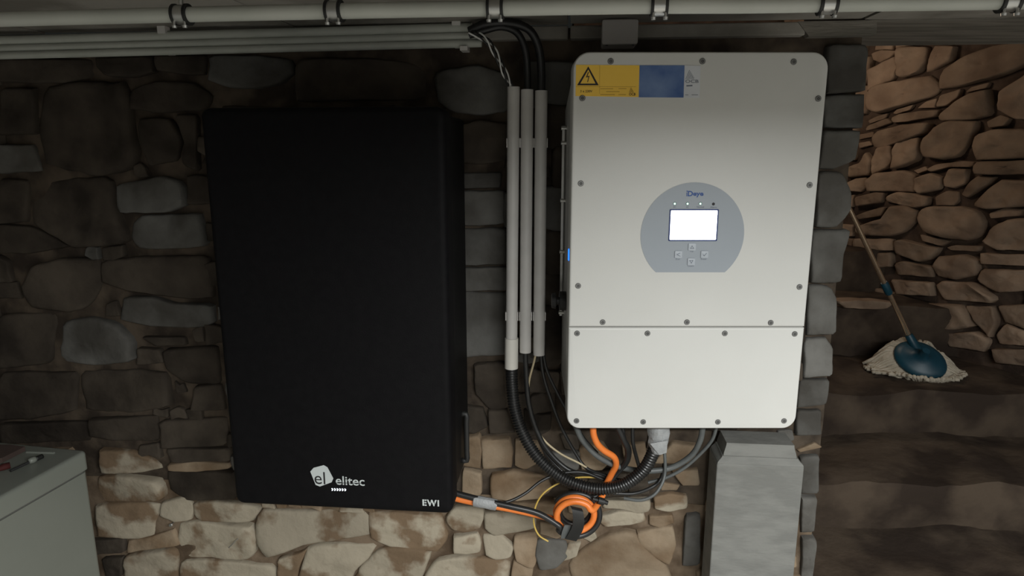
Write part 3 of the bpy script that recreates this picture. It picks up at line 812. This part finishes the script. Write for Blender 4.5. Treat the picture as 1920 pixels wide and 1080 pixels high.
# carrying handle on the right flank
hp = [BAT.at(a1 - .006, z, -.15) for z in (-.575, -.575, -.60, -.66, -.685, -.685)]
for i in (1, 2, 3, 4): hp[i] = hp[i] + R_ * .012
obj('side_handle', *tube(spline(hp, .006), .006, 8), M_rubber, bat, smooth=True)
obj('vent_grille', *merge([prism(Plane(BAT.at(a1 - .004, 0), -BAT.n * -1, (0, 0, 1)), [(-.02 - .02 * k, -.62), (-.026 - .02 * k, -.62), (-.026 - .02 * k, -.55), (-.02 - .02 * k, -.55)], -.001, .002) for k in range(3)]), M_rubber, bat)
# print
hepta = [(582, 884), (588, 877), (607, 872), (614, 876), (625, 897), (622, 904), (600, 912), (592, 909)]
em = obj('emblem', *prism(BAT, [bpx(*p) for p in hepta], 0, .0006), M_logo, bat)
lettering('el', BAT, (589, 884, 610.5, 908), M_ink, em, .0009, .0)
lettering('elitec', BAT, (629, 892, 684, 911), M_logo, bat, .0006, .012)
obj('lettering', *bars(BAT, [(bpx(628, 905.2), bpx(686, 905.9))], .0011, .0004, .0009), M_bat, bat)
for i in range(6):
    cx = 623.5 + 4.8 * i
    b_ = bpx(cx, 917.7 + .12 * i)
    obj('indicator_led', *prism(BAT, [(b_[0] - .0019, b_[1] - .0025), (b_[0] + .0002, b_[1] - .0025), (b_[0] + .0018, b_[1]), (b_[0] + .0002, b_[1] + .0025), (b_[0] - .0019, b_[1] + .0025), (b_[0] - .0006, b_[1])], 0, .0008), M_wled, bat)
lettering('EWI', BAT, (792, 936, 823.5, 949.5), M_logo, bat, .0006, .042, space=1.22)
obj('lettering', *bars(BAT, [(bpx(796.5, 935.5), bpx(796.5, 950)), (bpx(806.5, 936), bpx(810, 949.5)), (bpx(813, 936), bpx(816.5, 949.5))], .0007, .0004, .0009), M_bat, bat)

# ================================================================= junction box
JB = Plane(WALL.at(0, 0, .075), R_)
(a, b1), (a_, b0) = JB.px(1130, 37), JB.px(1195, 82)
jb = thing('junction_box', JB.at((a + a_) / 2, b0, -.03), -YAW, 'small square grey junction box on the wall head above the inverter', 'junction box')
obj('box_body', *rslab(JB, a, b0, a_, b1, .004, -.068, -.014, 0, 3), M_box, jb)
obj('box_lid', *rslab(JB, a - .001, b0 - .001, a_ + .001, b1 + .001, .005, -.013, 0, .003, 3), M_box, jb, smooth=30)
for x in (1138, 1187):
    p = JB.px(x, 84)
    obj('lid_screw', *tube([JB.at(p[0], b0 - .002, -.006), JB.at(p[0], b0 + .004, -.006)], .003, 8), M_dark, jb)

# ================================================================= conduits
def conduit(top, bot, Y, label, clips, ro=.0132, coupling=None, group='upright conduits'):
    p0, p1 = P(*top, Y), P(*bot, Y)
    r = thing('conduit', p1, 0, label, 'conduit', group)
    obj('conduit_tube', *hollow([p0, p0.lerp(p1, .33), p0.lerp(p1, .66), p1], ro, ro - .0022, 20), M_pvc, r, smooth=40)
    for y in clips:
        t = (y - top[1]) / (bot[1] - top[1])
        x = top[0] + (bot[0] - top[0]) * t
        c = P(x, y, Y)
        pl = Plane(c, (1, 0, 0))
        parts = [rslab(pl, -.0144, -.010, -.0125, .010, .0008, -.018, .007, .0005, 2), rslab(pl, .0125, -.010, .0144, .010, .0008, -.018, .007, .0005, 2), rslab(pl, -.0144, -.010, .0144, .010, .002, -.055, -.0145, 0, 2)]
        obj('clip', *merge(parts), M_pvc, r)
    if coupling:
        q0, q1 = P(*coupling[0], Y), P(*coupling[1], Y)
        obj('coupling', *hollow([q0, q1], ro + .0022, ro - .001, 20), M_pvc2, r, smooth=40)
    return r
YC = 1.462
conduit((963, 163), (959, 672), YC, 'leftmost upright grey conduit, with a wider coupling at its foot', (268, 592), coupling=((959.3, 634), (958.8, 690)))
conduit((988.5, 168), (985, 660), YC, 'middle one of the three upright grey conduits', (268, 592))
conduit((1015, 170), (1010.5, 665), YC, 'upright grey conduit nearest the inverter, a pale wire leaving its foot', (268, 592))
HP = Plane(WALL.at(0, 0, .06), R_)
def hconduit(right, left, off, r, label):
    p1, p0 = HP.hit(*right, off), HP.hit(*left, off)
    o = thing('conduit', p1.lerp(p0, .5), 0, label, 'conduit', 'level conduits below the ceiling')
    obj('conduit_tube', *hollow([p0, p0.lerp(p1, .5), p1], r, r - .0022, 20), M_pvc3, o, smooth=40)
    return o, p0, p1
hc = []
hc.append(hconduit((885, 52), (-700, 95.6), 0, .0102, 'uppermost of the three level grey conduits under the ceiling'))
hc.append(hconduit((894, 67.5), (-700, 110.1), .003, .0084, 'middle one of the three level grey conduits under the ceiling'))
hc.append(hconduit((903, 81), (-700, 122.6), .008, .0082, 'lowest of the three level grey conduits, reaching furthest right'))
for x in (310, 857):
    p = HP.hit(x, 54 + (885 - x) * .0275, 0)
    pl = Plane(p, R_)
    obj('hanger_strap', *merge([rslab(pl, -.009, .006, .009, .035, .001, -.006, .0135, 0, 2), rslab(pl, -.0085, -.036, .0085, .010, .001, -.0200, -.014, 0, 2)]), M_pvc, hc[0][0])
pl = Plane(HP.hit(871, 84, .010), R_)
obj('clip', *rslab(pl, -.008, -.013, .008, -.004, .001, -.02, .012, 0, 2), M_pvc, hc[2][0])

# ceiling pipe with clamps
pz = .213
pts = []
for (x, y) in ((-900, 66), (-40, 38), (250, 30), (500, 24), (760, 18.5), (960, 15), (1200, 11), (1400, 10), (1600, 6.5), (1960, 1), (3100, -22)):
    d = ray(x, y)
    pts.append(CAM + d * (pz / d.z))
pts[0].z = pts[-1].z = CZ + pz
ax0, ax1 = pts[0], pts[-1]
pipe = thing('ceiling_pipe', ax0.lerp(ax1, .5), -YAW, 'long thin white plastic pipe clamped under the ceiling', 'pipe')
pp = spline(pts, .03)
pfine = spline(pts, .003)
obj('pipe_tube', *tube(pp, .0118, 20), M_pipe, pipe, smooth=40)
def nearest(x):
    best = min(pfine, key=lambda q: abs((960 + F * q.x / ((q.y) * cp - (q.z - CZ) * sp)) - x))
    return best
tdir = (ax1 - ax0).normalized()
for x in (340, 628, 930, 1237, 1550, 1890):
    c = nearest(x)
    pl = Plane(c, tdir.cross(Vector((0, 0, 1))).normalized() * -1 if False else Vector((0, 0, 1)).cross(tdir).normalized())
    # ring round the pipe: two rubber bands with a zinc band between, ears below, a stud to the ceiling
    def band(o0, o1, ri, ro):
        e1, e2 = Vector((0, 0, 1)), tdir.cross(Vector((0, 0, 1))).normalized()
        n = 22
        V = []
        for rr, o in ((ro, o0), (ro, o1), (ri, o1), (ri, o0)):
            V += [c + tdir * o + e1 * (rr * math.cos(2 * PI * i / n)) + e2 * (rr * math.sin(2 * PI * i / n)) for i in range(n)]
        fc = []
        for k in range(4):
            for i in range(n):
                j = (i + 1) % n
                fc.append((k * n + i, k * n + j, ((k + 1) % 4) * n + j, ((k + 1) % 4) * n + i))
        return V, fc
    cl = obj('pipe_clamp', *band(-.0085, .0085, .0118, .0152), M_zinc, pipe, smooth=40)
    obj('clamp_lining', *merge([band(-.0128, -.0084, .0116, .0168), band(.0084, .0128, .0116, .0168)]), M_rubber, cl, smooth=40)
    front = tdir.cross(Vector((0, 0, 1))).normalized()
    if front.y > 0: front = -front
    for s in (-1, 1):
        q = c + tdir * (.009 * s) - Vector((0, 0, .018)) + front * .010
        obj('clamp_screw', *tube([q + Vector((0, 0, .010)), q, q - Vector((0, 0, .0002)), q - Vector((0, 0, .004))], lambda i: (.002, .002, .0042, .0036)[i], 10), M_zinc, cl, smooth=40)
    obj('clamp_stud', *tube([c + Vector((0, 0, .014)), Vector((c.x, c.y, CZ + CEIL + .002))], .004, 8), M_zinc, cl)

# ================================================================= cables
def cable(name, label, pts, r, m, cat='cable', n=10, step=.007, group=None):
    path = pathpx(pts, step)
    return tag(obj(name, *tube(path, r, n), m, None, smooth=60), label, cat, group)
# corrugated hose
cor = thing('corrugated_hose', P(1110, 925, 1.40), 0, 'thick black corrugated hose curving from the leftmost conduit up to the inverter', 'hose')
path = pathpx([(959, 676, 1.462), (960, 720, 1.462), (966, 770, 1.455), (984, 820, 1.445), (1014, 864, 1.43), (1058, 898, 1.41), (1112, 916, 1.39), (1164, 911, 1.375), (1204, 884, 1.365), (1224, 850, 1.36), (1233, 820, 1.36), (1236, 790, 1.36)], .0016)
obj('hose_tube', *tube(path, lambda i: .0143 if i % 4 < 2 else .0120, 16), M_corr, cor, smooth=60)
tp = pathpx([(1233, 846, 1.358), (1234, 828, 1.358), (1234.5, 812, 1.36), (1235, 790, 1.36)], .004)
def taper(i): return .0172 + .006 * min(1, i / (len(tp) * .5))
v, f = tube(tp, taper, 18)
v = [p + Vector((noise.noise(p * 70), noise.noise(p * 70 + Vector((5, 0, 0))), .6 * noise.noise(p * 55))) * .0035 for p in v]
obj('tape_wrap', v, f, M_tape, cor, smooth=25)
fl0 = [P(1219, 832, 1.334), P(1252, 826, 1.334), P(1250, 849, 1.338), P(1236, 853, 1.336)]
obj('tape_flap', fl0 + [p + Vector((0, .0012, 0)) for p in fl0], bridge(2, 4), M_tape, cor)
# power cables with the coil
CP = Plane(P(1080, 962, 1.385), (1, 0, 0))
def coil(cx, cy, r, a0, a1, d0, d1, n=14, ey=1.0):
    out = []
    for i in range(n + 1):
        t = i / n
        a = math.radians(a0 + (a1 - a0) * t)
        u, v_ = CP.px(cx, cy)
        out.append(CP.at(u + r * math.cos(a), v_ + r * ey * math.sin(a), d0 + (d1 - d0) * t))
    return out
op = [P(842, 931, 1.395), P(870, 938, 1.39), P(910, 946, 1.385), P(960, 955, 1.385), P(1010, 966, 1.39), P(1035, 973, 1.392)]
op += coil(1078, 962, .043, 205, -330, -.004, .022, 22, .92)
op += [P(1128, 932, 1.40), P(1135, 912, 1.41), P(1147, 888, 1.412), P(1155, 872, 1.405), P(1151, 857, 1.395), P(1133, 845, 1.385), P(1120, 832, 1.375), P(1113, 815, 1.37), P(1112, 800, 1.37)]
orc = thing('power_cable', P(1080, 1000, 1.39), 0, 'orange power cable looped below the inverter beside the corrugated hose', 'cable')
obj('cable_sheath', *tube(spline(op, .006), .0073, 12), M_orange, orc, smooth=60)
tpath = spline([P(889, 939, 1.382), P(910, 942.5, 1.378), P(931, 947, 1.378)], .012)
obj('tape_wrap', *tube(tpath, lambda i: .0112 + .0006 * (i % 2), 12, 1.12), M_tape, orc, smooth=30)
bp_ = [P(842, 921, 1.39), P(870, 929, 1.385), P(910, 939, 1.378), P(960, 950, 1.372), P(1005, 961, 1.37), P(1035, 977, 1.366), P(1052, 990, 1.36)]
bp_ += coil(1081, 964, .052, 215, 510, .018, -.012, 20, .93)
bp_ += coil(1081, 962, .038, 170, 400, -.012, -.02, 12, 1.0)
bp_ += [P(1128, 925, 1.415), P(1150, 895, 1.42), P(1172, 868, 1.41), P(1177, 845, 1.39), P(1168, 822, 1.375), P(1158, 800, 1.37)]
tag(obj('power_cable', *tube(spline(bp_, .006), .0068, 12), M_cable, None, smooth=60), 'glossy black power cable coiled together with the orange one', 'cable')
# strap round the coil
sp_ = spline([P(1080, 952, 1.345), P(1083, 958, 1.338), P(1085, 975, 1.335), P(1083, 990, 1.338), P(1076, 1004, 1.345), P(1070, 1013, 1.352)], .004)
V = []
for p in sp_:
    for (s, d) in ((-1, 0), (1, 0), (1, .003), (-1, .003)): V.append(p + Vector((.0125 * s, d, -.003 * s)))
tag(obj('hook_and_loop_strap', V, bridge(len(sp_), 4), M_rubber, None, smooth=30), 'wide black strap tied around the cable coil', 'strap')
sp2 = spline([P(1067, 985, 1.352), P(1062, 998, 1.352), P(1060, 1010, 1.355)], .004)
V = []
for p in sp2:
    for (s, d) in ((-1, 0), (1, 0), (1, .003), (-1, .003)): V.append(p + Vector((.010 * s, d, 0)))
tag(obj('cable_tie_end', V, bridge(len(sp2), 4), M_gcable, None), 'short grey strap tail hanging left below the cable coil', 'strap')
q0 = P(1121, 938, 1.37)
tag(obj('cable_connector', *tube([q0 + Vector((-.012, 0, .004)), q0, q0 + Vector((.0005, 0, 0)), q0 + Vector((.014, 0, -.004)), q0 + Vector((.0142, 0, -.004)), q0 + Vector((.022, 0, -.007))], lambda i: (.004, .004, .008, .008, .005, .005)[i], 10), M_rubber, None, smooth=40), 'small black plug connector just right of the cable coil', 'connector')
# thinner wires
cable('wire', 'cream wire running from the right conduit foot down behind the hose', [(1008, 640, 1.462), (1002, 675, 1.462), (992, 715, 1.465), (991, 750, 1.468), (998, 790, 1.468), (1020, 825, 1.465), (1050, 850, 1.46), (1085, 868, 1.45), (1105, 880, 1.45)], .0026, M_cream, 'wire', 8)
cable('wire', 'loose yellow wire bowed to the left of the cable coil', [(1130, 897, 1.44), (1108, 895, 1.44), (1080, 896, 1.445), (1050, 905, 1.445), (1020, 924, 1.44), (1004, 950, 1.435), (1001, 980, 1.435), (1010, 1003, 1.435), (1028, 1015, 1.43)], .0021, M_yellow, 'wire', 8)
cable('cable', 'black cable from the middle conduit foot, sweeping under the inverter', [(985, 640, 1.462), (986, 690, 1.465), (992, 760, 1.465), (1012, 820, 1.462), (1040, 860, 1.458), (1075, 885, 1.45), (1120, 890, 1.44), (1165, 902, 1.425), (1195, 896, 1.415), (1210, 875, 1.41)], .0060, M_cable)
cable('cable', 'thin black cable from the right conduit foot, crossing the brown stones', [(1012, 640, 1.466), (1018, 700, 1.470), (1033, 750, 1.470), (1052, 800, 1.468), (1078, 848, 1.46), (1100, 878, 1.45), (1140, 893, 1.43)], .0040, M_cable)
cable('cable', 'thin dark cable closest to the inverter edge, passing behind its lower corner', [(1016, 640, 1.464), (1024, 690, 1.466), (1044, 735, 1.464), (1066, 775, 1.455), (1095, 822, 1.44), (1120, 850, 1.43)], .0036, M_cable)
cable('cable', 'thick slate grey cable sagging in a wide bow beneath the inverter', [(1078, 795, 1.40), (1092, 825, 1.405), (1120, 855, 1.41), (1160, 875, 1.415), (1210, 883, 1.42), (1258, 877, 1.42), (1295, 855, 1.41), (1312, 828, 1.395), (1318, 800, 1.385)], .0066, M_gcable)
cable('cable', 'outer grey cable dropping from the inverter right behind the hose', [(1345, 795, 1.40), (1335, 825, 1.41), (1312, 852, 1.42), (1282, 878, 1.43), (1250, 895, 1.435), (1215, 905, 1.435)], .0040, M_gcable)
cable('cable', 'thin black cable rising from the battery tape towards the inverter', [(928, 945, 1.385), (955, 940, 1.39), (985, 925, 1.405), (1015, 902, 1.42), (1050, 888, 1.428), (1095, 886, 1.43), (1140, 902, 1.43), (1175, 900, 1.42), (1197, 878, 1.41)], .0036, M_cable)
cable('cable', 'thin dark cable hanging in a loop right of the corrugated hose', [(1170, 934, 1.40), (1200, 938, 1.39), (1226, 928, 1.39), (1242, 905, 1.40), (1247, 882, 1.41), (1246, 850, 1.41), (1240, 815, 1.40)], .0038, M_gcable)
cable('cable', 'second thin black cable looping behind the hose to the right', [(1150, 925, 1.42), (1190, 925, 1.42), (1225, 912, 1.42), (1240, 895, 1.43), (1245, 870, 1.43)], .0042, M_cable)
cable('cable', 'black cable stub bent below the inverter, left of the hose', [(1166, 795, 1.38), (1170, 822, 1.385), (1180, 842, 1.395), (1178, 862, 1.405), (1168, 878, 1.415)], .0050, M_cable)
cable('cable', 'straight black cable below the inverter between orange cable and hose', [(1186, 795, 1.38), (1187, 830, 1.385), (1194, 860, 1.40), (1200, 880, 1.41)], .0042, M_cable)
cable('cable', 'thin black cable lying along the inner side of the corrugated hose', [(1000, 800, 1.47), (1020, 845, 1.468), (1045, 875, 1.462), (1065, 892, 1.455)], .0034, M_cable)
# wires at the top
tw = thing('twisted_wires', P(925, 110, 1.45), 0, 'twisted black and white wires between level conduits and the leftmost upright', 'wires')
mid = pathpx([(880, 62, 1.455), (897, 66, 1.45), (918, 82, 1.445), (935, 112, 1.445), (950, 145, 1.452), (962, 172, 1.462), (962, 190, 1.462)], .003)
fr = frames(mid)
for k, m in ((0, M_white), (1, M_cable), (2, M_white), (3, M_cable)):
    pth = [p + fr[i][1] * (.0052 * math.cos(i * .2 + k * PI / 2)) + fr[i][2] * (.0052 * math.sin(i * .2 + k * PI / 2)) for i, p in enumerate(mid)]
    obj('white_strand' if m is M_white else 'black_strand', *tube(pth, .0018, 8), m, tw, smooth=True)
cable('cable', 'black cable arching from the level conduits over into the middle upright', [(880, 66, 1.46), (905, 58, 1.455), (940, 50, 1.45), (970, 62, 1.45), (985, 95, 1.455), (989, 140, 1.462), (988, 185, 1.462)], .0075, M_corr)
cable('cable', 'black cable arching furthest right into the upright nearest the inverter', [(880, 58, 1.46), (910, 45, 1.45), (955, 43, 1.445), (992, 56, 1.445), (1010, 90, 1.452), (1015, 135, 1.46), (1014, 185, 1.462)], .0085, M_corr)

# ================================================================= concrete block with moulded top
CB = Plane(WALL.at(.45, 0, .115), R_)
def cpx(x, y): return CB.px(x, y)
l0 = cpx(1337, 980)[0]; l1 = cpx(1498, 980)[0]
yT = cpx(1420, 837)[1]; y1_ = cpx(1420, 860)[1]; y2_ = cpx(1420, 872)[1]
blk = thing('concrete_block', CB.at((l0 + l1) / 2, -CZ, -.04), -YAW, 'upright grey concrete pier with moulded top beneath the inverter', 'pier')
obj('shaft', *rslab(CB, l0, -CZ, l1, y2_, .003, -.082, 0, .003, 2), M_conc, blk)
def mould(ins0, ins1, za, zb, back=-.082):
    n = 6
    V = []
    for i in range(n + 1):
        t = i / n
        ins = ins0 + (ins1 - ins0) * (.5 - .5 * math.cos(PI * t)) if ins1 > ins0 else ins0 + (ins1 - ins0) * math.sin(t * PI / 2)
        z = za + (zb - za) * t
        V += [CB.at(l0 + ins, z, back), CB.at(l1 - ins, z, back), CB.at(l1 - ins, z, -ins * .6), CB.at(l0 + ins, z, -ins * .6)]
    return V, [tuple(reversed(q)) if False else q for q in bridge(n + 1, 4)]
obj('lower_moulding', *mould(.001, .012, y2_, y1_), M_conc, blk)
obj('upper_moulding', *mould(.015, .021, y1_, yT), M_conc, blk)

# ================================================================= chest freezer
fz = -.7045
fy = math.radians(-11)
fx = Vector((math.cos(fy), math.sin(fy), 0)); fn = Vector((math.sin(fy), -math.cos(fy), 0))   # along the back, and towards the room
FC = Vector((-1.02, 1.48, CZ + fz))
FW, FD = .56, 1.0
fre = thing('chest_freezer', FC - fx * FW / 2 + fn * FD / 2 - Vector((0, 0, CZ + fz)), fy, 'white chest freezer with closed lid, in the lower left corner', 'freezer')
TOPP = Plane(FC, -fx, fn)          # looking down: right = -along, up = towards the room
TOPP.n = Vector((0, 0, 1))
def fbox(x0, y0, x1, y1, z0, z1, r, bev):
    pl = Plane(FC, fx, -fn); pl.n = Vector((0, 0, 1))
    return rslab(pl, x0, y0, x1, y1, r, z0, z1, bev, 5)
obj('lid', *fbox(-FW, -FD, .004, .004, -.045, 0, .014, .008), M_freezer, fre, smooth=40)
obj('lid_seal', *fbox(-FW + .004, -FD + .004, -.002, -.002, -.053, -.044, .012, 0), M_seal, fre)
obj('freezer_body', *fbox(-FW, -FD, 0, 0, -(CZ + fz) + .02, -.052, .012, 0), M_freezer, fre, smooth=40)
for (x, y) in ((-FW + .05, -FD + .05), (-.05, -FD + .05), (-FW + .05, -.05), (-.05, -.05)):
    obj('foot', *fbox(x - .02, y - .02, x + .02, y + .02, -(CZ + fz), -(CZ + fz) + .022, .006, 0), M_rubber, fre)
def top(px, py):
    d = ray(px, py)
    return CAM + d * (fz / d.z)
ridge = [top(50, 849), top(102, 850.5)]
obj('lid_ridge', *tube([p + Vector((0, 0, .001)) for p in ridge], .0028, 8), M_freezer, fre)
# things on the lid
def flat(pxs, h, name, m, label, cat):
    n = len(pxs)
    b = [top(*p) for p in pxs]
    V = [p + Vector((0, 0, .0005)) for p in b] + [p + Vector((0, 0, h)) for p in b]
    f = bridge(2, n)
    return tag(obj(name, V, f, m), label, cat)
flat([(-60, 842), (20, 842), (48, 846), (5, 868), (-60, 878)], .012, 'cardboard_sheet', M_umber, 'flat brown cardboard lying at the back of the freezer lid', 'cardboard')
rg2 = [top(-30, 894), top(-10, 889), top(8, 882), top(20, 879)]
tag(obj('rag', *tube(spline([p + Vector((0, 0, .0085)) for p in rg2], .01), lambda i: .0085 + .002 * math.sin(i * 2.3), 9, .8), M_red, None, smooth=True), 'dark red rolled cloth on the freezer lid, at the left edge', 'cloth')
dr = [top(20, 886), top(55, 871.5), top(68, 866.5), top(80, 861)]
scd = thing('screwdriver', dr[0].lerp(dr[3], .5), 0, 'thin dark screwdriver lying on the freezer lid', 'screwdriver')
obj('blade', *tube([dr[0] + Vector((0, 0, .004)), dr[1] + Vector((0, 0, .006))], .0032, 8), M_dark, scd)
obj('collar', *tube(spline([dr[1] + Vector((0, 0, .008)), dr[2] + Vector((0, 0, .008))], .003), lambda i: .0055 + .002 * math.sin(i * .7), 10), M_freezer, scd, smooth=True)
obj('grip', *tube(spline([dr[2] + Vector((0, 0, .0075)), dr[3] + Vector((0, 0, .0075))], .003), .0058, 8), M_rubber, scd, smooth=True)

# ================================================================= mop on the stairs
hb = P(1712, 646, 2.27)
ht = P(1609, 427, 2.12)
dv = ht - hb
tl = hb + dv * 2.1
mop = thing('mop', Vector((P(1700, 700, 2.27).x, 2.27, CZ - .775)), 0, 'cotton mop with teal plate standing on the stairs beyond the wall end', 'mop')
g0, g1 = hb + dv * .47, hb + dv * .61
obj('handle', *tube([hb, hb + dv * .5, hb + dv, tl], .0078, 14), M_copper, mop, smooth=60)
gdir = dv.normalized()
# grip sleeve between (1655,522) and (1668,548)
sA, sB = hb + dv * ((646 - 545) / (646 - 427)), hb + dv * ((646 - 524) / (646 - 427))
obj('joint_sleeve', *tube([sA, sA.lerp(sB, .1), sA.lerp(sB, .9), sB], lambda i: (.010, .0125, .0125, .010)[i], 14), M_teal, mop, smooth=40)
# plate: an oval dish, tilted towards the viewer
pc = P(1725, 675, 2.22)
e1 = (P(1766, 704, 2.20) - P(1688, 652, 2.26)).normalized()
up_ = Vector((-.22, -.70, .66)).normalized()
e1 = (e1 - up_ * e1.dot(up_)).normalized()
e2 = up_.cross(e1).normalized()
V = []
n = 28
prof = ((1.0, -.008), (1.04, .000), (1.0, .008), (.75, .016), (.42, .024), (.18, .040), (.15, .075))
for s, z in prof:
    V += [pc + e1 * (.082 * s * math.cos(2 * PI * i / n)) + e2 * (.064 * s * math.sin(2 * PI * i / n)) + up_ * z for i in range(n)]
obj('mop_plate', V, bridge(len(prof), n), M_teal, mop, smooth=50)
obj('socket', *tube([pc + up_ * .01, pc.lerp(hb, .6) + up_ * .012, hb + gdir * .05], lambda i: (.022, .018, .013)[i], 12), M_teal, mop, smooth=40)
# cotton strands
parts = []
r3 = random.Random(3)
floorz = CZ - .775 + .012
for k in range(120):
    a = 2 * PI * k / 120 + r3.uniform(-.03, .03)
    ca, sa = math.cos(a), math.sin(a)
    L = r3.uniform(.085, .115) * (1.12 if ca < -.1 else .85)
    s0 = pc + e1 * (.060 * ca) + e2 * (.046 * sa) - up_ * .012
    d_ = (e1 * ca + e2 * sa)
    dh = Vector((d_.x, d_.y * .9 - .03, 0))
    dh = dh.normalized() if dh.length > .01 else Vector((1, 0, 0))
    p1 = s0 + d_ * L * .35 - Vector((0, 0, .004))
    p2 = Vector((p1.x + dh.x * L * .36, p1.y + dh.y * L * .22, max(floorz, p1.z - L * .30)))
    p3 = Vector((p2.x + dh.x * L * .22 + r3.uniform(-.01, .01), p2.y + dh.y * L * .16, max(floorz + r3.uniform(0, .01), p2.z - L * .28)))
    pth = spline([s0, p1, p2, p3], .02)
    parts.append(tube(pth, lambda i: .0062 + .0012 * math.sin(i * 1.9 + k), 6))
tag(obj('mop_strands', *merge(parts), M_cotton, mop, smooth=True), 'off-white cotton strands', kind='stuff')

# ================================================================= nails in the wall
q = WALL.hit(325, 980, .002)
tag(obj('nail', *tube([q + WALL.n * -.02, q + WALL.n * .012, q + WALL.n * .0121, q + WALL.n * .0145], lambda i: (.002, .002, .0055, .004)[i], 10), M_zinc, None, smooth=40), 'pale round nail head in the wall, left of the battery foot', 'nail')
q1, q2_ = WALL.hit(456, 1000, -.005), WALL.hit(429, 1027, .045)
tag(obj('nail', *tube([q1, q2_], .0018, 8), M_zinc, None, smooth=40), 'long thin nail slanting out of a pale stone below the battery', 'nail')
